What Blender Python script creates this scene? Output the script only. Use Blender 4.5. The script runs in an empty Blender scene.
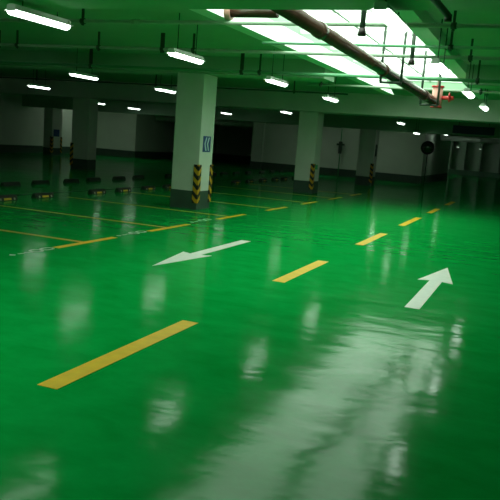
import bpy, bmesh, math, random
from mathutils import Vector, Matrix
random.seed(7)
sc = bpy.context.scene
C = sc.collection
PI = math.pi

# ------------------------------------------------------------ materials
def mat(name, col, rough=0.6, metal=0.0, spec=0.5, noise=0.0, nscale=8.0, bump=0.0, bscale=60.0, emit=None, estr=0.0, coat=0.0):
    m = bpy.data.materials.new(name); m.use_nodes = True
    nt = m.node_tree; b = nt.nodes['Principled BSDF']
    b.inputs['Base Color'].default_value = (*col, 1)
    b.inputs['Roughness'].default_value = rough
    b.inputs['Metallic'].default_value = metal
    b.inputs['Specular IOR Level'].default_value = spec
    b.inputs['Coat Weight'].default_value = coat
    tc = nt.nodes.new('ShaderNodeTexCoord')
    if noise > 0:
        n = nt.nodes.new('ShaderNodeTexNoise'); n.inputs['Scale'].default_value = nscale; n.inputs['Detail'].default_value = 5
        nt.links.new(tc.outputs['Object'], n.inputs['Vector'])
        r = nt.nodes.new('ShaderNodeMapRange')
        r.inputs['From Min'].default_value = 0.3; r.inputs['From Max'].default_value = 0.7
        r.inputs['To Min'].default_value = 1 - noise; r.inputs['To Max'].default_value = 1 + noise
        nt.links.new(n.outputs['Fac'], r.inputs['Value'])
        v = nt.nodes.new('ShaderNodeVectorMath'); v.operation = 'SCALE'; v.inputs[0].default_value = col
        nt.links.new(r.outputs[0], v.inputs['Scale']); nt.links.new(v.outputs[0], b.inputs['Base Color'])
    if bump > 0:
        n2 = nt.nodes.new('ShaderNodeTexNoise'); n2.inputs['Scale'].default_value = bscale; n2.inputs['Detail'].default_value = 3
        nt.links.new(tc.outputs['Object'], n2.inputs['Vector'])
        bp = nt.nodes.new('ShaderNodeBump'); bp.inputs['Strength'].default_value = bump; bp.inputs['Distance'].default_value = 0.01
        nt.links.new(n2.outputs['Fac'], bp.inputs['Height']); nt.links.new(bp.outputs[0], b.inputs['Normal'])
    if emit:
        b.inputs['Emission Color'].default_value = (*emit, 1); b.inputs['Emission Strength'].default_value = estr
    return m

def floor_mat():
    m = mat('green_epoxy', (0.002, 0.40, 0.075), rough=0.2, spec=0.12)
    nt = m.node_tree; b = nt.nodes['Principled BSDF']
    tc = nt.nodes['Texture Coordinate']
    L = nt.links.new
    # gentle trowel undulation that breaks reflections into streaks
    def noise(scale, vec, det=2, rough=.5):
        mp = nt.nodes.new('ShaderNodeMapping'); mp.inputs['Scale'].default_value = vec
        mp.inputs['Rotation'].default_value = (0, 0, 0.35)
        L(tc.outputs['Object'], mp.inputs['Vector'])
        n = nt.nodes.new('ShaderNodeTexNoise'); n.inputs['Scale'].default_value = scale
        n.inputs['Detail'].default_value = det; n.inputs['Roughness'].default_value = rough
        n.inputs['Distortion'].default_value = 0.25
        L(mp.outputs[0], n.inputs['Vector']); return n
    n1 = noise(1.6, (1, 2.2, 1), 1.6)
    n2 = noise(7, (1, 2.2, 1), 2)
    a = nt.nodes.new('ShaderNodeMath'); a.operation = 'MULTIPLY_ADD'; a.inputs[1].default_value = 0.13
    L(n2.outputs['Fac'], a.inputs[0]); L(n1.outputs['Fac'], a.inputs[2])
    n5 = noise(16, (1, 1.5, 1), 1)
    a5 = nt.nodes.new('ShaderNodeMath'); a5.operation = 'MULTIPLY_ADD'; a5.inputs[1].default_value = 0.05
    L(n5.outputs['Fac'], a5.inputs[0]); L(a.outputs[0], a5.inputs[2]); a = a5
    bp = nt.nodes.new('ShaderNodeBump'); bp.inputs['Strength'].default_value = 1.0; bp.inputs['Distance'].default_value = 0.0048
    L(a.outputs[0], bp.inputs['Height']); L(bp.outputs[0], b.inputs['Normal'])
    # wear in the gloss and the tint
    n3 = noise(0.9, (1, 1.8, 1), 6, .6)
    r = nt.nodes.new('ShaderNodeMapRange'); r.inputs['From Min'].default_value = .3; r.inputs['From Max'].default_value = .7
    r.inputs['To Min'].default_value = .085; r.inputs['To Max'].default_value = .15
    L(n3.outputs['Fac'], r.inputs['Value']); L(r.outputs[0], b.inputs['Roughness'])
    n4 = noise(2.2, (1, 1.6, 1), 8, .65)
    cr = nt.nodes.new('ShaderNodeValToRGB'); cr.color_ramp.elements[0].position = .35; cr.color_ramp.elements[1].position = .7
    cr.color_ramp.elements[0].color = (0.001, 0.27, 0.040, 1); cr.color_ramp.elements[1].color = (0.003, 0.36, 0.066, 1)
    L(n4.outputs['Fac'], cr.inputs['Fac']); L(cr.outputs[0], b.inputs['Base Color'])
    df = nt.nodes.new('ShaderNodeBsdfDiffuse'); L(cr.outputs[0], df.inputs['Color'])
    mx = nt.nodes.new('ShaderNodeMixShader'); mx.inputs[0].default_value = .33
    L(b.outputs[0], mx.inputs[1]); L(df.outputs[0], mx.inputs[2]); L(mx.outputs[0], nt.nodes['Material Output'].inputs['Surface'])
    return m

def stripe_mat():
    m = mat('hazard_stripes', (0.6, 0.36, 0.02), rough=0.45)
    nt = m.node_tree; b = nt.nodes['Principled BSDF']; tc = nt.nodes['Texture Coordinate']; L = nt.links.new
    s = nt.nodes.new('ShaderNodeSeparateXYZ'); L(tc.outputs['Object'], s.inputs[0])
    ax = nt.nodes.new('ShaderNodeMath'); ax.operation = 'ABSOLUTE'; L(s.outputs['X'], ax.inputs[0])
    ay = nt.nodes.new('ShaderNodeMath'); ay.operation = 'ABSOLUTE'; L(s.outputs['Y'], ay.inputs[0])
    ad = nt.nodes.new('ShaderNodeMath'); ad.operation = 'ADD'; L(ax.outputs[0], ad.inputs[0]); L(ay.outputs[0], ad.inputs[1])
    z = nt.nodes.new('ShaderNodeMath'); z.operation = 'SUBTRACT'; L(s.outputs['Z'], z.inputs[0]); L(ad.outputs[0], z.inputs[1])
    k = nt.nodes.new('ShaderNodeMath'); k.operation = 'MULTIPLY'; k.inputs[1].default_value = 5.2; L(z.outputs[0], k.inputs[0])
    fr = nt.nodes.new('ShaderNodeMath'); fr.operation = 'FRACT'; L(k.outputs[0], fr.inputs[0])
    gt = nt.nodes.new('ShaderNodeMath'); gt.operation = 'GREATER_THAN'; gt.inputs[1].default_value = .5; L(fr.outputs[0], gt.inputs[0])
    mx = nt.nodes.new('ShaderNodeMix'); mx.data_type = 'RGBA'
    mx.inputs[6].default_value = (0.012, 0.012, 0.012, 1); mx.inputs[7].default_value = (0.62, 0.33, 0.015, 1)
    L(gt.outputs[0], mx.inputs[0]); L(mx.outputs[2], b.inputs['Base Color'])
    return m

M = dict(
    floor=floor_mat(),
    ceil=mat('ceiling_paint', (0.30, 0.47, 0.32), .75, noise=.05, nscale=1.5),
    beam=mat('daylit_beam_paint', (0.66, 0.62, 0.60), .65, noise=.07, nscale=1.5),  # paler than the ceiling paint, imitating skylight falling on this beam
    curb=mat('skylight_curb_paint', (0.78, 0.84, 0.76), .6),
    column=mat('column_paint', (0.62, 0.66, 0.58), .55, noise=.04, nscale=3),
    wall=mat('wall_paint', (0.62, 0.70, 0.60), .6, noise=.05, nscale=1.2),
    farwall=mat('dimmed_wall_paint', (0.24, 0.29, 0.24), .6, noise=.05, nscale=1.2),  # wall paint darkened so the far hall looks dim
    band=mat('dark_skirting_paint', (0.045, 0.085, 0.06), .5, noise=.1, nscale=5),
    stripes=stripe_mat(),
    yellow=mat('yellow_road_paint', (0.78, 0.50, 0.015), .42, noise=.08, nscale=9),
    dullyellow=mat('worn_yellow_paint', (0.50, 0.36, 0.02), .42, noise=.15, nscale=7),
    white=mat('white_road_paint', (0.72, 0.76, 0.68), .42, noise=.06, nscale=9),
    wornwhite=mat('worn_white_paint', (0.42, 0.60, 0.44), .4, noise=.2, nscale=20),
    pipe=mat('painted_pipe', (0.30, 0.42, 0.30), .38, metal=0.0, noise=.08, nscale=6),
    greenpipe=mat('green_conduit', (0.10, 0.34, 0.16), .4),
    hanger=mat('dark_hanger_steel', (0.035, 0.06, 0.04), .5, metal=.3),
    bigpipe=mat('oxide_primer_pipe', (0.07, 0.035, 0.022), .25, noise=.25, nscale=6),
    darkpipe=mat('black_pipe', (0.018, 0.012, 0.010), .45),
    red=mat('red_valve_paint', (0.62, 0.045, 0.04), .35),
    pink=mat('faded_red_paint', (0.75, 0.36, 0.30), .4),
    housing=mat('lamp_housing_enamel', (0.7, 0.74, 0.68), .4),
    tube=mat('fluorescent_diffuser', (0.9, 0.95, 0.9), .4, emit=(0.86, 1.0, 0.88), estr=9.0),
    walltube=mat('wall_side_fluorescent_diffuser', (0.9, 0.95, 0.9), .4, emit=(0.9, 1.0, 0.86), estr=17.0),
    fartube=mat('weak_fluorescent_diffuser', (0.8, 0.9, 0.8), .4, emit=(0.84, 1.0, 0.86), estr=6.0),  # weaker emission, so the far bay stays darker
    dimtube=mat('dim_fluorescent_diffuser', (0.8, 0.9, 0.8), .4, emit=(0.80, 1.0, 0.84), estr=.5),  # emission cut so these lamps hardly light the far hall
    cap=mat('lamp_end_cap', (0.8, 0.82, 0.78), .5),
    rubber=mat('black_rubber', (0.014, 0.016, 0.013), .65, bump=.3, bscale=90),
    reflect=mat('yellow_reflective_film', (0.75, 0.48, 0.03), .35),
    grey=mat('grey_reflective_film', (0.4, 0.36, 0.3), .35),
    blue=mat('blue_sign_face', (0.015, 0.06, 0.22), .4),
    darkblue=mat('shade_dark_sign_face', (0.006, 0.015, 0.06), .5),  # blue darkened to stand for the shade the sign hangs in
    signwhite=mat('white_sign_vinyl', (0.62, 0.75, 0.78), .4),
    greensign=mat('green_box_paint', (0.02, 0.42, 0.14), .4),
    duct=mat('galvanised_duct', (0.50, 0.56, 0.50), .3, metal=.3, noise=.08, nscale=4),
    mirror=mat('convex_mirror_face', (0.16, 0.18, 0.16), .04, metal=1.0),
    groove=mat('drain_channel_grate', (0.012, 0.03, 0.016), .6),
    alu=mat('skylight_glazing_bar', (0.72, 0.78, 0.72), .4),
)
def glass_mat():
    m = bpy.data.materials.new('skylight_glass'); m.use_nodes = True
    nt = m.node_tree; nt.nodes.clear()
    o = nt.nodes.new('ShaderNodeOutputMaterial'); t = nt.nodes.new('ShaderNodeBsdfTransparent'); g = nt.nodes.new('ShaderNodeBsdfGlossy')
    t.inputs[0].default_value = (0.93, 0.97, 0.93, 1); g.inputs['Roughness'].default_value = .1
    mx = nt.nodes.new('ShaderNodeMixShader'); mx.inputs[0].default_value = .05
    nt.links.new(t.outputs[0], mx.inputs[1]); nt.links.new(g.outputs[0], mx.inputs[2]); nt.links.new(mx.outputs[0], o.inputs[0])
    return m
M['glass'] = glass_mat()

# ------------------------------------------------------------ mesh helpers
def box(bm, x0, x1, y0, y1, z0, z1, bev=0.0):
    b = bmesh.new() if bev else bm
    vs = [b.verts.new((x, y, z)) for x in (x0, x1) for y in (y0, y1) for z in (z0, z1)]
    for f in ((0,1,3,2),(4,6,7,5),(0,4,5,1),(2,3,7,6),(0,2,6,4),(1,5,7,3)):
        b.faces.new([vs[i] for i in f])
    if bev:
        bmesh.ops.bevel(b, geom=list(b.edges), offset=bev, segments=2, affect='EDGES', profile=.5)
        me = bpy.data.meshes.new('t'); b.to_mesh(me); b.free(); bm.from_mesh(me); bpy.data.meshes.remove(me)
def tube(bm, p0, p1, r0, r1=None, n=20, caps=True):
    r1 = r0 if r1 is None else r1
    p0 = Vector(p0); p1 = Vector(p1); d = (p1 - p0).normalized()
    u = d.orthogonal().normalized(); v = d.cross(u)
    a = []; b = []
    for i in range(n):
        t = 2*PI*i/n; w = u*math.cos(t) + v*math.sin(t)
        a.append(bm.verts.new(p0 + w*r0)); b.append(bm.verts.new(p1 + w*r1))
    for i in range(n):
        f = bm.faces.new((a[i], a[(i+1)%n], b[(i+1)%n], b[i])); f.smooth = True
    if caps: bm.faces.new(a[::-1]); bm.faces.new(b)
def prism(bm, pts, z0, z1):
    a = [bm.verts.new((x, y, z0)) for x, y in pts]; b = [bm.verts.new((x, y, z1)) for x, y in pts]
    n = len(pts)
    for i in range(n): bm.faces.new((a[i], a[(i+1)%n], b[(i+1)%n], b[i]))
    bm.faces.new(a[::-1]); bm.faces.new(b)
def obj(name, bm, m, parent=None, loc=None):
    bmesh.ops.recalc_face_normals(bm, faces=list(bm.faces))
    me = bpy.data.meshes.new(name); bm.to_mesh(me); bm.free()
    me.materials.append(m)
    o = bpy.data.objects.new(name, me); C.objects.link(o)
    if parent: o.parent = parent
    if loc is not None: o.location = loc
    return o
def tag(o, label, cat, group=None):
    o['label'] = label; o['category'] = cat
    if group: o['group'] = group
    return o
def thing(name, label, cat, loc=(0,0,0), rz=0, group=None):
    o = bpy.data.objects.new(name, None); C.objects.link(o); o.location = loc; o.rotation_euler = (0,0,rz)
    return tag(o, label, cat, group)
def struct(name, bm, m, parent=None):
    o = obj(name, bm, m, parent)
    if not parent: o['kind'] = 'structure'
    return o
def dup(root, loc, rz, label, group=None):
    r = root.copy(); C.objects.link(r); r.location = loc; r.rotation_euler = (0,0,rz); r['label'] = label
    if group: r['group'] = group
    for ch in list(root.children):
        c = ch.copy(); C.objects.link(c); c.parent = r
        for g in ch.children:
            d = g.copy(); C.objects.link(d); d.parent = c
    return r
def sbox(name, m, *a, parent=None, bev=0):
    bm = bmesh.new(); box(bm, *a, bev=bev); return struct(name, bm, m, parent)

# ------------------------------------------------------------ setting
sbox('floor', M['floor'], -25, 9, -9, 62, -.2, 0)
SL = 3.05                      # slab underside
bm = bmesh.new()               # slab in four pieces around the skylight opening
X0, X1, Y0, Y1 = -3.9, -1.38, 6.05, 18.5
box(bm, -25, X0, 5.5, 62, SL, 3.4); box(bm, X1, 9, 5.5, 62, SL, 3.4)
box(bm, -25, -4.9, -9, 5.5, SL, 3.4); box(bm, -3.1, 9, -9, 5.5, SL, 3.4); box(bm, -4.9, -3.1, -9, .8, SL, 3.4); box(bm, -4.9, -3.1, 4.4, 5.5, SL, 3.4)
# second, smaller opening by the camera, unseen, added to light the foreground floor
A0, A1, B0, B1 = -4.9, -3.1, .8, 4.4
box(bm, X0, X1, 5.5, Y0, SL, 3.4); box(bm, X0, X1, Y1, 62, SL, 3.4)
struct('ceiling', bm, M['ceil'])
# beams across the building, one over each row of columns
def beam(n, y0, y1, zb, segs, m='ceil'):
    bm = bmesh.new()
    for a, b in segs: box(bm, a, b, y0, y1, zb, SL + .02)
    struct('trim_%d' % n, bm, M[m])
beam(1, 5.45, 6.05, 2.64, [(-25, 9)])
beam(2, 12.95, 13.63, 2.72, [(-25, X0), (X1, 9)])
beam(3, 20.5, 21.6, 2.47, [(-25, 9)], 'beam')
beam(4, 28.3, 29.3, 2.27, [(-25, 9)])
beam(6, -2.2, -1.6, 2.64, [(-25, 9)])

# skylight: curb, glazing bars, panes
bm = bmesh.new()
def quadprism(bm, sec, y0, y1):
    a = [bm.verts.new((x, y0, z)) for x, z in sec]; b = [bm.verts.new((x, y1, z)) for x, z in sec]
    n = len(sec)
    for i in range(n): bm.faces.new((a[i], a[(i+1)%n], b[(i+1)%n], b[i]))
    bm.faces.new(a[::-1]); bm.faces.new(b)
w1 = obj('window_1', bmesh.new(), M['curb']); w1['kind'] = 'structure'
bm = bmesh.new()
quadprism(bm, [(X0, 2.9), (-3.68, 2.9), (-4.0, 3.4), (-4.3, 3.4), (X0, 3.05)], Y0, Y1)
quadprism(bm, [(-1.6, 2.9), (X1, 2.9), (X1, 3.4), (-1.6, 3.4)], Y0, Y1)
struct('window_frame', bm, M['curb'], w1)
bm = bmesh.new()
ny = 7
for i in range(ny + 1):
    y = Y0 + (Y1 - Y0)*i/ny
    box(bm, -4.0, -1.6, y - .02, y + .02, 3.27, 3.33)
box(bm, -2.82, -2.78, Y0, Y1, 3.27, 3.33)
struct('glazing_bar', bm, M['alu'], w1)
bm = bmesh.new(); box(bm, -4.0, -1.6, Y0, Y1, 3.335, 3.345); struct('pane', bm, M['glass'], w1)

w2 = obj('added_window', bmesh.new(), M['curb']); w2['kind'] = 'structure'  # unseen skylight, added for light on the near floor
bm = bmesh.new()
box(bm, A0 - .1, A0, B0, B1, 2.95, 3.4); box(bm, A1, A1 + .1, B0, B1, 2.95, 3.4)
box(bm, A0 - .1, A1 + .1, B0 - .1, B0, 2.95, 3.4); box(bm, A0 - .1, A1 + .1, B1, B1 + .1, 2.95, 3.4)
struct('window_frame', bm, M['curb'], w2)
bm = bmesh.new(); box(bm, A0, A1, B0, B1, 3.335, 3.345); struct('pane', bm, M['glass'], w2)

# walls
sbox('wall_left', M['wall'], -24, -23.6, -9, 34.3, .38, SL)
sbox('baseboard_left', M['band'], -24, -23.58, -9, 34.3, 0, .38)
sbox('wall_back_left', M['wall'], -24, -20.8, 34.3, 45, .38, SL)
sbox('baseboard_back_left', M['band'], -24, -20.78, 34.28, 45, 0, .38)
sbox('wall_recess', M['wall'], -20.8, -14.0, 45, 45.4, .38, SL)
sbox('baseboard_recess', M['band'], -20.8, -14.0, 44.98, 45.4, 0, .38)
bm = bmesh.new(); box(bm, -14.2, -5.3, 35.3, 46, .38, SL); box(bm, -14.2, -13.6, 35.1, 35.3, .38, SL)
struct('wall_back', bm, M['wall'])
bm = bmesh.new(); box(bm, -14.22, -5.28, 35.27, 46, 0, .38); box(bm, -14.22, -13.58, 35.07, 35.3, 0, .38)
struct('baseboard_back', bm, M['band'])
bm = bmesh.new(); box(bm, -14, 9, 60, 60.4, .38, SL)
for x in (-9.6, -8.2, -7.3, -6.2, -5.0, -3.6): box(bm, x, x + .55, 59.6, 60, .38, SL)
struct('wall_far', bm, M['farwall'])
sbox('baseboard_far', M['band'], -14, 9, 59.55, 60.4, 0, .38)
sbox('wall_right', M['wall'], 8.6, 9, -9, 60, .38, SL)
sbox('baseboard_right', M['band'], 8.58, 9, -9, 60, 0, .38)
sbox('wall_front', M['wall'], -25, 9, -9, -8.6, .38, SL)
sbox('baseboard_front', M['band'], -25, 9, -9, -8.58, 0, .38)
sbox('wall_end', M['wall'], -24, -14, 45.4, 45.8, 0, SL)

# ------------------------------------------------------------ columns
def guard_mesh(sx, sy):
    # L shaped guard around a corner at the origin; legs run back along the faces
    bm = bmesh.new(); w, t = .10, .018
    x0, x1 = sorted((-sx*w, sx*t)); y0, y1 = sorted((0, sy*t)); box(bm, x0, x1, y0, y1, .14, .92)
    x0, x1 = sorted((0, sx*t)); y0, y1 = sorted((-sy*w, 0)); box(bm, x0, x1, y0, y1, .14, .92)
    return bm
def column(x1, y0, label, guards, w=.6, d=.62, top=2.47):
    t = thing('concrete_column', label, 'column', (x1 - w/2, y0 + d/2, 0), 0, None)
    hw, hd = w/2, d/2
    bm = bmesh.new(); box(bm, -hw, hw, -hd, hd, .38, top, bev=.008); obj('shaft', bm, M['column'], t)
    bm = bmesh.new(); box(bm, -hw - .004, hw + .004, -hd - .004, hd + .004, 0, .38, bev=.008); obj('skirting_band', bm, M['band'], t)
    for sx, sy in guards:
        obj('corner_guard', guard_mesh(sx, sy), M['stripes'], t, (sx*(hw + .004), sy*(hd + .004), 0))
    return t
c1 = column(-6.37, 12.98, 'pale green column nearest the camera with blue chevron sign and two striped guards', [(1,-1),(1,1)], top=2.72)
c2 = column(-6.37, 20.9, 'pale green column with a small green box above its striped guard', [(1,-1)])
c3 = column(-6.25, 28.6, 'pale column with dark plate and striped guard, before the far white wall', [(1,-1)], w=.66, top=2.27)
c0 = column(-14.55, 20.9, 'pale column at left standing behind the black wheel stops', [(-1,-1)], w=.7, d=.5)
cb = column(-21.85, 28.4, 'small distant column at far left against the left wall, with a blue plate', [(1,-1),(1,1)], w=.5, d=.75, top=2.27)
column(-14.0, 28.6, 'distant dim column near the recess between the white walls', [(1,-1)], top=2.27)
# chevron sign on the near column (right face)
bm = bmesh.new(); box(bm, 0, .012, -.17, .17, -.16, .16, bev=.003); sg = obj('chevron_sign', bm, M['blue'], c1, (.30, -.01, 1.34))
for k in (-.07, .05):
    bm = bmesh.new()
    for s in (1, -1):
        # a bent stroke: point towards -y
        pts = [(k - .055, 0), (k - .01, 0), (k + .055, s*.135), (k + .005, s*.135)]
        a = [bm.verts.new((.0125, y, z)) for y, z in pts]; b = [bm.verts.new((.0155, y, z)) for y, z in pts]
        bm.faces.new(a); bm.faces.new(b[::-1])
        for i in range(4): bm.faces.new((a[i], a[(i+1)%4], b[(i+1)%4], b[i]))
    obj('chevron', bm, M['signwhite'], sg)
bm = bmesh.new(); box(bm, 0, .05, -.12, .06, -.07, .07, bev=.006); o = obj('call_box', bm, M['greensign'], c2, (.30, -.1, .82)); o['label'] = 'small green box'
bm = bmesh.new(); box(bm, 0, .015, -.13, .13, -.24, .24, bev=.003); obj('plate', bm, M['hanger'], c3, (.33, 0, 1.45))
bm = bmesh.new(); box(bm, 0, .015, -.22, .22, -.17, .17, bev=.003); obj('plate', bm, M['blue'], cb, (.25, -.05, 1.1))

# ------------------------------------------------------------ floor markings
PT = .003
def mark(name, pts, m, label, cat, group=None):
    bm = bmesh.new(); prism(bm, pts, 0.0004, PT); o = obj(name, bm, m); return tag(o, label, cat, group)
dl = ['largest yellow lane dash, nearest the camera', 'second yellow lane dash from the camera, below the white arrows',
      'third yellow lane dash from the camera, beyond the right arrow', 'fourth yellow lane dash, at the edge of the lit floor',
      'fifth yellow lane dash, faint where the floor darkens', 'sixth and farthest visible yellow lane dash, very dim']
for i, (ya, yb) in enumerate([(3.24, 5.07), (7.17, 8.92), (10.9, 12.84), (14.55, 16.84), (18.5, 20.2), (22.2, 24.0)]):
    mark('lane_dash', [(-2.54, ya), (-2.40, ya), (-2.40, yb), (-2.54, yb)], M['yellow'], dl[i], 'road marking', 'yellow dashes down the middle of the lane')
def arrow(x, ytail, ytip, yhead, sw, hw, dirn, name, label, side):
    p = [(x - sw, ytail), (x + sw, ytail), (x + sw, yhead), (x + hw, yhead - dirn*.06), (x, ytip), (x - hw, yhead - dirn*.06), (x - sw, yhead)]
    mark('lane_arrow', p, M['white'], label, 'road marking', 'white direction arrows on the lane')
arrow(-.98, 6.89, 9.76, 8.6, .072, .205, 1, '', 'white painted arrow on the right pointing away from the camera', 0)
arrow(-3.93, 9.78, 6.98, 8.08, .075, .205, -1, '', 'white painted arrow on the left pointing towards the camera', 0)
def bar(x0, x1, ya, yb): return [(x0, ya), (x1, ya), (x1, yb), (x0, yb)]
rows = [5.4, 7.78, 10.05, 12.55, 15.1, 17.6, 20.1, 22.6]
nm = ['at the left edge of the picture', 'clearest at lower left', 'left of the left white arrow', 'in front of the nearest column',
      'just behind the nearest column', 'short of the second column', 'beside the second column', 'dim, beyond the second column']
for i, y in enumerate(rows):
    t = thing('parking_bay_line', 'yellow T-shaped parking bay line ' + nm[i], 'road marking', (-5.4, y, 0), 0, 'yellow T-shaped bay lines left of the lane')
    bm = bmesh.new(); prism(bm, bar(-3.8, -.05, -.045, .045), .0004, PT); obj('divider_stripe', bm, M['dullyellow'], t)
    ha, hb = (.62, .70)
    bm = bmesh.new(); prism(bm, bar(-.05, .05, -ha, hb), .0004, PT); obj('cross_bar', bm, M['yellow'], t)
# worn stall numbers
def strokes(segs):
    bm = bmesh.new()
    for (ax, ay), (bx, by), w in segs:
        a = Vector((ax, ay)); b = Vector((bx, by)); d = (b - a).normalized(); n = Vector((-d.y, d.x))*w
        prism(bm, [tuple(a - n), tuple(b - n), tuple(b + n), tuple(a + n)], .0004, PT)
    return bm
def ring(cx, cy, rx, ry, w):
    pts = [(cx + rx*math.cos(t*PI/5), cy + ry*math.sin(t*PI/5)) for t in range(11)]
    return [(pts[i], pts[i+1], w) for i in range(10)]
for i, (x, y, l) in enumerate([(-5.42, 6.72, 'at far left below the clearest bay line'), (-5.45, 8.98, 'between two bay lines left of the left arrow'), (-5.5, 11.4, 'in front of the nearest column')]):
    t = thing('bay_number', 'worn white stencilled bay number ' + l, 'road marking', (x, y, 0), 0, 'worn white bay numbers')
    for sg_ in ([((-.02, -.34), (.03, -.30), .03)], [((0, -.22), (.02, -.14), .012)], [((-.01, -.10), (.03, 0), .012)], ring(.0, .10, .07, .08, .016), ring(.0, .30, .06, .10, .016)):
        obj('numeral', strokes(sg_), M['wornwhite'], t)
bm = bmesh.new(); box(bm, -9.98, -9.90, 6, 34, .0004, .004); box(bm, -9.96, -9.92, 6, 34, .003, .006)
tag(obj('drain_channel', bm, M['groove']), 'thin dark drain channel between the two rows of wheel stops', 'drain')

# ------------------------------------------------------------ wheel stops
def make_stop():
    t = thing('wheel_stop', '', 'wheel stop', (0,0,0))
    bm = bmesh.new(); hl = .26
    sec = [(-.075, 0), (.075, 0), (.062, .055), (.035, .10), (-.035, .10), (-.062, .055)]
    a = [bm.verts.new((x, -hl, z)) for x, z in sec]; b = [bm.verts.new((x, hl, z)) for x, z in sec]
    a2 = [bm.verts.new((x*.8, -hl - .03, z*.8)) for x, z in sec]; b2 = [bm.verts.new((x*.8, hl + .03, z*.8)) for x, z in sec]
    n = 6
    for i in range(n):
        j = (i+1) % n
        bm.faces.new((a[i], a[j], b[j], b[i])); bm.faces.new((a2[i], a2[j], a[j], a[i])); bm.faces.new((b[i], b[j], b2[j], b2[i]))
    bm.faces.new(a2[::-1]); bm.faces.new(b2)
    obj('body', bm, M['rubber'], t)
    for (y0, y1, m, l) in ((-.10, .10, 'reflect', 'yellow reflector'), (-.21, -.17, 'grey', 'pale reflector'), (.17, .21, 'grey', 'pale reflector')):
        bm = bmesh.new()
        # plate lying on the sloped faces towards the lane
        for (xa, za, xb, zb) in ((.074, .012, .064, .05),):
            v = [bm.verts.new(p) for p in ((xa+.003, y0, za), (xa+.003, y1, za), (xb+.003, y1, zb), (xb+.003, y0, zb), (xa-.004, y0, za), (xa-.004, y1, za), (xb-.004, y1, zb), (xb-.004, y0, zb))]
            for f in ((0,1,2,3),(7,6,5,4),(0,4,5,1),(1,5,6,2),(2,6,7,3),(3,7,4,0)): bm.faces.new([v[k] for k in f])
        o = obj('reflector', bm, M[m], t); o['label'] = l
    return t
ordn = ['first', 'second', 'third', 'fourth', 'fifth', 'sixth', 'seventh', 'eighth', 'ninth', 'tenth', 'eleventh', 'twelfth', 'thirteenth', 'fourteenth', 'fifteenth', 'sixteenth']
front = [10.81, 11.96, 13.93, 15.08, 16.33, 17.5, 22.25, 23.56, 24.91, 26.29, 27.41, 28.91]
back = [13.35, 14.55, 15.94, 17.1, 18.56, 19.84, 22.1, 25.74, 26.85, 28.12, 29.53, 31.19, 32.54, 33.9]
st = make_stop(); used = False
for i, y in enumerate(front):
    l = ordn[i] + ' black wheel stop from the left in the nearer row'
    if i < 6: l += ', left of the nearest column' if i < 5 else ', beside the nearest column'
    if not used: st.location = (-9.36, y, 0); st['label'] = l; st['group'] = 'wheel stops in the nearer row'; used = True
    else: dup(st, (-9.36 - .02*i, y, 0), 0, l, 'wheel stops in the nearer row')
for i, y in enumerate(back):
    dup(st, (-11.4 - min(.6, .09*i), y, 0), PI, ordn[i] + ' black wheel stop from the left in the farther row, facing away', 'wheel stops in the farther row')

# ------------------------------------------------------------ lamps
def make_lamp(L=1.22):
    t = thing('fluorescent_lamp', '', 'ceiling lamp')
    h = L/2
    bm = bmesh.new()   # enamelled tray with splayed reflector wings
    quad = [(-.03, .07), (.03, .07), (.035, .035), (.085, .012), (.085, .006), (.03, .026), (-.03, .026), (-.085, .006), (-.085, .012), (-.035, .035)]
    quadprism(bm, quad, -h, h); obj('housing', bm, M['housing'], t)
    bm = bmesh.new()
    sec = [(.056*math.cos(a), .010 - .046*math.sin(a)) for a in [PI*k/8 for k in range(9)]]
    quadprism(bm, sec, -h + .012, h - .012); obj('diffuser', bm, M['tube'], t)
    for s in (-1, 1):
        bm = bmesh.new(); ya, yb = sorted((s*(h - .03), s*(h + .005)))
        box(bm, -.05, .05, ya, yb, .004, .06, bev=.006); obj('end_cap', bm, M['cap'], t)
    for s in (-.38, .38):
        bm = bmesh.new(); tube(bm, (0, s, 0), (0, s, SL - 2.52 - .07), .007, n=8); obj('hanger_rod', bm, M['hanger'], t)
    return t
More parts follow.
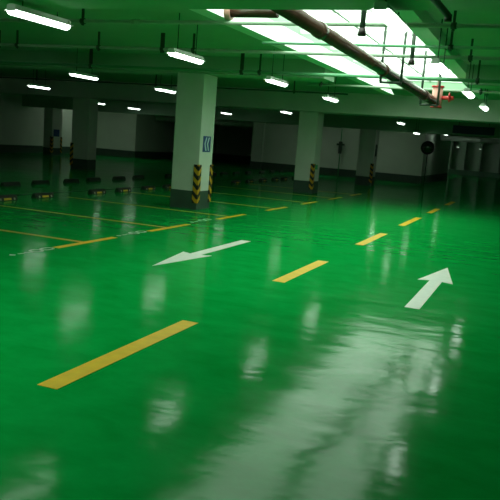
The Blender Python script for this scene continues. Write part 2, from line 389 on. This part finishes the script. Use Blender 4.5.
lamps = [
 (-4.78, 5.97, 2.52, 'fluorescent lamp at the top left corner, left of all skylight pipes'),
 (-4.58, 8.75, 2.52, 'brightest left lamp, just above the nearest column'),
 (-4.45, 11.95, 2.52, 'fluorescent lamp above and between the first two columns'),
 (-4.5, 15.6, 2.52, 'fluorescent lamp just right of the second column top'),
 (-4.5, 24.3, 2.42, 'small lamp below the pale cross beam, left of a close pair'),
 (-4.55, 28.0, 2.22, 'small lamp below the pale cross beam, right of a close pair'),
 (-8.9, 12.55, 2.52, 'fluorescent lamp at left above the left column'),
 (-8.65, 15.55, 2.52, 'fluorescent lamp just left of the nearest column shaft'),
 (-13.5, 16.9, 2.52, 'fluorescent lamp at the left edge above the distant left column'),
 (-17.2, 25.3, 2.5, 'tiny lamp immediately right of the left column'),
 (-16.7, 27.3, 2.45, 'tiny lamp above the pale back-left wall'),
 (-12.1, 26.9, 2.48, 'tiny lamp right of the nearest column'),
 (-8.0, 22.6, 2.48, 'tiny lamp just left of the second column top'),
 (-1.25, 5.85, 2.52, 'large bright lamp at top right beside the skylight'),
 (-1.27, 9.0, 2.52, 'bright lamp on the right hanging under the skylight edge'),
 (-1.26, 12.6, 2.52, 'right lamp just past the red valve'),
 (-1.24, 15.85, 2.52, 'small right lamp by the cross beam near the right edge'),
 (-10.5, 33.0, 2.66, 'lamp hidden high before the white back wall, left of the third column'),
 (-7.0, 33.2, 2.66, 'lamp hidden high before the white back wall, behind the third column'),
 (-19.5, 31.6, 2.66, 'lamp hidden high before the pale wall right of the left column'),
 (-22.2, 31.5, 2.66, 'lamp hidden high in the far left corner behind the distant column'),
 (-8.9, 9.4, 2.52, 'unseen lamp added to the outer left row for light, just outside the left edge'),  # unseen row lamps, added to light the left columns and floor
 (-13.5, 13.4, 2.52, 'unseen lamp added to the outermost left row for light, just outside the left edge'),
 (-13.5, 8.6, 2.52, 'unseen lamp added to the outermost left row for light, well outside the left edge'),
 (-5.6, -0.2, 2.52, 'unseen fill lamp added beside and behind the camera'),  # unseen, added to brighten the near floor
 (-5.6, 2.9, 2.52, 'unseen fill lamp added left of the lane, outside the picture'),
 (-8.9, 6.0, 2.52, 'unseen lamp added to the outer left row for light, outside the picture'),
 (-4.65, 37.6, 2.50, 'lamp glinting on the metal duct across the far lane'),
 (-5.3, 50, 2.05, 'faint dot of a lamp far down the lane, left one'),
 (-4.0, 52, 2.05, 'faint dot of a lamp far down the lane, right one'),
]
lp = make_lamp()
for i, (x, y, z, l) in enumerate(lamps):
    if i == 0: o = lp; o['label'] = l; o['group'] = 'hanging fluorescent lamps'; o.location = (x, y, z)
    else: o = dup(lp, (x, y, z), 0, l, 'hanging fluorescent lamps')
    if 5 < y < 6.3: o.scale.y = .70      # the two short battens under the near beam
    if y > 20:
        for ch in o.children:
            if ch.name.startswith('diffuser'): ch.data = ch.data.copy(); ch.data.materials[0] = M['dimtube' if y > 45 else 'walltube' if z > 2.6 else 'fartube']
    for ch in o.children:      # rods reach the slab whatever the lamp's height
        if ch.name.startswith('hanger_rod'):
            ch.scale.z = ((2.64 if 5 < y < 6.3 else SL) - z - .07)/(SL - 2.52 - .07); ch.location.z = .07

# ------------------------------------------------------------ pipes
def xpipe(name, y, z, r, x0, x1, m, label, hx=(), ht=SL, hr=.02, joints=(), thick=()):
    t = thing(name, label, 'pipe', ((x0+x1)/2, y, z)); cx = (x0+x1)/2
    bm = bmesh.new(); tube(bm, (x0 - cx, 0, 0), (x1 - cx, 0, 0), r, n=16); obj('pipe_run', bm, m, t)
    for x in hx:
        rr = .032 if x in thick else .014
        bm = bmesh.new(); box(bm, x - cx - rr, x - cx + rr, -.012, .012, -r - .03, ht - z); tube(bm, (x - cx - .03, 0, 0), (x - cx + .03, 0, 0), r + .012, n=14)
        obj('hanger', bm, M['hanger'], t)
    for x in joints:
        bm = bmesh.new(); tube(bm, (x - cx - .06, 0, 0), (x - cx + .06, 0, 0), r + .009, n=16); obj('coupling', bm, m, t)
    return t
xpipe('water_pipe', 8.1, 2.868, .024, -16, 6, M['pipe'], 'topmost thin cross pipe just below the near dark beam', (-9.8, -7.6, -5.8, -1.05), joints=(-6.8, -5.0))
xpipe('water_pipe', 10.15, 2.8, .024, -20, 6, M['pipe'], 'thin cross pipe passing behind the bright lamp above the nearest column', (-9.0, -8.6, -6.94, -5.75, -5.2, -1.05), joints=(-4.9,), thick=(-9.0, -5.75))
xpipe('water_pipe', 12.1, 2.7, .028, -20, 6, M['greenpipe'], 'green cross pipe along the far end of the skylight', (-8.44, -5.2, -4.85, -1.1), thick=(-8.44, -5.2))
xpipe('water_pipe', 9.2, 2.8, .018, -3.68, 6, M['greenpipe'], 'short thin green pipe crossing the middle of the skylight', (-1.2,))
xpipe('water_pipe', 14.1, 2.7, .022, -4.6, 6, M['pipe'], 'pale thin pipe just above the lit cross beam', (-4.3, -1.2))
xpipe('water_pipe', 17.4, 2.78, .02, -22, -4.6, M['hanger'], 'dark pipe in the shade above the left lamps', (-14, -10, -6))
for (x, y, zb, l) in ((-1.89, 7.48, 2.7, 'dark drop rod at upper right of the skylight'), (-1.77, 9.83, 2.7, 'dark drop rod right of the long brown pipe')):
    t = thing('drop_rod', l, 'hanger', (x, y, zb))
    bm = bmesh.new(); tube(bm, (0,0,0), (0,0,(3.27 if y < 8 else 3.1) - zb), .028, n=12); obj('rod', bm, M['hanger'], t)
    bm = bmesh.new(); tube(bm, (0,0,-.05), (0,0,.03), .045, .032, n=12); obj('end_fitting', bm, M['darkpipe'], t)

# big brown diagonal pipe
P0 = Vector((-2.52, 6.3, 2.80)); P1 = Vector((-1.93, 13.6, 2.43))
t = thing('drain_pipe', 'thick brown drain pipe running diagonally under the skylight', 'pipe', P0)
bm = bmesh.new(); tube(bm, (0,0,0), P1 - P0, .078, n=28); obj('pipe_run', bm, M['bigpipe'], t)
d = (P1 - P0)
for k in (.18, .52, .86):
    bm = bmesh.new(); tube(bm, d*k, d*k + d.normalized()*.12, .09, n=28); obj('coupling', bm, M['bigpipe'], t)
for k in (.585, .93):
    p = P0 + d*k - P0
    bm = bmesh.new()
    for s in (-.15, .15): tube(bm, p + Vector((s, 0, -.1)), Vector((p.x + s, p.y, 3.27 - P0.z)), .02, n=10)
    tube(bm, p + Vector((-.16, 0, -.11)), p + Vector((.16, 0, -.11)), .018, n=8)
    obj('hanger', bm, M['hanger'], t)
t = thing('branch_pipe', 'short dark pipe with flange joining the thick brown pipe near the top', 'pipe', (-2.6, 6.85, 2.76))
bm = bmesh.new(); tube(bm, (-.5, 0, 0), (.0, 0, 0), .05, n=20); obj('pipe_run', bm, M['bigpipe'], t)
bm = bmesh.new(); tube(bm, (-.56, 0, 0), (-.50, 0, 0), .075, n=20); obj('flange', bm, M['pink'], t)
# red valve at the far end
t = thing('red_valve', 'red valve assembly with handwheel at the far end of the brown pipe', 'valve', (P1.x, P1.y + .07, P1.z))
bm = bmesh.new(); tube(bm, (0, .04, -.06), (0, .04, .28), .095, n=20); obj('body', bm, M['pink'], t)
bm = bmesh.new(); tube(bm, (0, .04, .28), (0, .04, .31), .115, n=20); obj('flange', bm, M['red'], t)
bm = bmesh.new(); tube(bm, (0, .04, -.09), (0, .04, -.06), .105, n=20); obj('flange', bm, M['red'], t)
bm = bmesh.new(); tube(bm, (.06, .04, .10), (.30, .04, .10), .035, n=16); obj('branch', bm, M['red'], t)
bm = bmesh.new()
for k in range(20):
    a0, a1 = 2*PI*k/20, 2*PI*(k+1)/20
    tube(bm, (.24, -.10 + .1*math.cos(a0), .10 + .08*math.sin(a0)), (.24, -.10 + .1*math.cos(a1), .10 + .08*math.sin(a1)), .012, n=6)
for k in range(3):
    a0 = PI*k/3; tube(bm, (.24, -.10 - .1*math.cos(a0), .10 - .08*math.sin(a0)), (.24, -.10 + .1*math.cos(a0), .10 + .08*math.sin(a0)), .007, n=6)
obj('handwheel', bm, M['red'], t)
bm = bmesh.new(); tube(bm, (0, .04, .31), (0, .04, SL + .2 - P1.z), .02, n=10); obj('riser', bm, M['pipe'], t)
# black pipe end
t = thing('black_pipe', 'black pipe end poking down below the near beam at top right', 'pipe', (-.76, 5.5, 2.5))
bm = bmesh.new(); tube(bm, (0,0,0), (-.16, -1.6, .10), .024, n=16); obj('pipe_run', bm, M['darkpipe'], t)
bm = bmesh.new(); tube(bm, (0,.01,.01), (0,.01,-.04), .026, n=16); obj('elbow', bm, M['darkpipe'], t)
bm = bmesh.new(); tube(bm, (-.14, -1.4, .08), (-.14, -1.4, SL - 2.5), .01, n=8); obj('hanger', bm, M['hanger'], t)

# ------------------------------------------------------------ far details
t = thing('traffic_mirror', 'round convex traffic mirror on a dark pole in the dim far lane', 'mirror', (-4.35, 29.9, 0))
bm = bmesh.new(); tube(bm, (0, .06, 0), (0, .06, 1.75), .022, n=14); obj('pole', bm, M['hanger'], t)
bm = bmesh.new(); tube(bm, (0, .03, 1.72), (0, -.02, 1.72), .26, .28, n=40); obj('hood', bm, M['darkpipe'], t)
bm = bmesh.new()
N = 32; rings = []
for k in range(1, 7):
    rr = .24*k/6; yy = -.022 - (.10 - .10*(k/6)**2)
    rings.append([bm.verts.new((rr*math.cos(2*PI*i/N), yy, 1.72 + rr*math.sin(2*PI*i/N))) for i in range(N)])
c = bm.verts.new((0, -.122, 1.72))
for i in range(N):
    f = bm.faces.new((c, rings[0][i], rings[0][(i+1)%N])); f.smooth = True
    for k in range(5):
        f = bm.faces.new((rings[k][i], rings[k+1][i], rings[k+1][(i+1)%N], rings[k][(i+1)%N])); f.smooth = True
bm.faces.new(rings[5]); obj('mirror_face', bm, M['mirror'], t)
t = thing('standpipe', 'thin standpipe with dark valve on the white wall right of the second column', 'pipe', (-9.4, 35.1, 0))
bm = bmesh.new(); tube(bm, (0,0,0), (0,0,2.4), .03, n=12); obj('pipe_run', bm, M['greenpipe'], t)
bm = bmesh.new(); box(bm, -.08, .08, -.08, .08, 1.15, 1.75, bev=.02); tube(bm, (-.2, 0, 1.6), (.2, 0, 1.6), .05, n=12); obj('valve', bm, M['hanger'], t)
def duct(x0, x1, y, z, label):
    t = thing('air_duct', label, 'duct', ((x0+x1)/2, y, z)); h = (x1-x0)/2
    bm = bmesh.new(); tube(bm, (-h, 0, 0), (h, 0, 0), .14, n=24); obj('duct_run', bm, M['duct'], t)
    for s in range(int(-h), int(h)+1, 2):
        bm = bmesh.new(); tube(bm, (s-.02, 0, 0), (s+.02, 0, 0), .16, n=24); obj('seam_ring', bm, M['duct'], t)
    for s in (-h*.7, h*.7):
        bm = bmesh.new(); tube(bm, (s, 0, .1), (s, 0, SL - z), .012, n=8); obj('hanger', bm, M['hanger'], t)
duct(-5.0, 3, 38.6, 2.36, 'round metal air duct crossing the dark far lane at right')
duct(-20.6, -14.4, 36.2, 2.3, 'round metal air duct across the recess behind the nearest column')
t = thing('hanging_sign', 'blue sign with shade darkened into its colour, hanging beyond the lit cross beam at right', 'sign', (-2.3, 26.0, 2.40))
bm = bmesh.new(); box(bm, -.7, .7, -.02, .02, -.14, .14, bev=.005); obj('panel', bm, M['darkblue'], t)
for s in (-.5, .5):
    bm = bmesh.new(); tube(bm, (s, 0, .14), (s, 0, SL - 2.40), .01, n=8); obj('hanger', bm, M['hanger'], t)

# ------------------------------------------------------------ light
w = bpy.data.worlds.new('sky'); sc.world = w; w.use_nodes = True
bg = w.node_tree.nodes['Background']; bg.inputs[0].default_value = (0.88, 1.0, 0.90, 1); bg.inputs[1].default_value = 5.2
la = bpy.data.lights.new('skylight_portal', 'AREA'); la.shape = 'RECTANGLE'; la.size = 2.4; la.size_y = Y1 - Y0
la.cycles.is_portal = True
lo = bpy.data.objects.new('skylight_portal', la); C.objects.link(lo); lo.location = (-2.8, (Y0+Y1)/2, 3.42)

lb = bpy.data.lights.new('skylight_portal', 'AREA'); lb.shape = 'RECTANGLE'; lb.size = A1 - A0; lb.size_y = B1 - B0  # portal over the added foreground opening
lb.cycles.is_portal = True
lo = bpy.data.objects.new('skylight_portal', lb); C.objects.link(lo); lo.location = ((A0+A1)/2, (B0+B1)/2, 3.42)

# ------------------------------------------------------------ camera
R = [[0.92318548, 0.12757868, -0.36256345], [0.37677204, -0.11393794, 0.91927198], [0.07596977, -0.98526231, -0.15325393]]
cam = bpy.data.cameras.new('camera'); cam.sensor_width = 36; cam.lens = 36*710/500; cam.clip_end = 200
co = bpy.data.objects.new('camera', cam); C.objects.link(co)
mw = Matrix([[R[i][0], -R[i][1], -R[i][2], 0] for i in range(3)] + [[0, 0, 0, 1]])
mw.translation = Vector((0, 0, 1.5)); co.matrix_world = mw
sc.camera = co
vs = sc.view_settings; vs.view_transform = 'Standard'; vs.look = 'None'; vs.gamma = 1; vs.use_curve_mapping = False; vs.exposure = 0.0
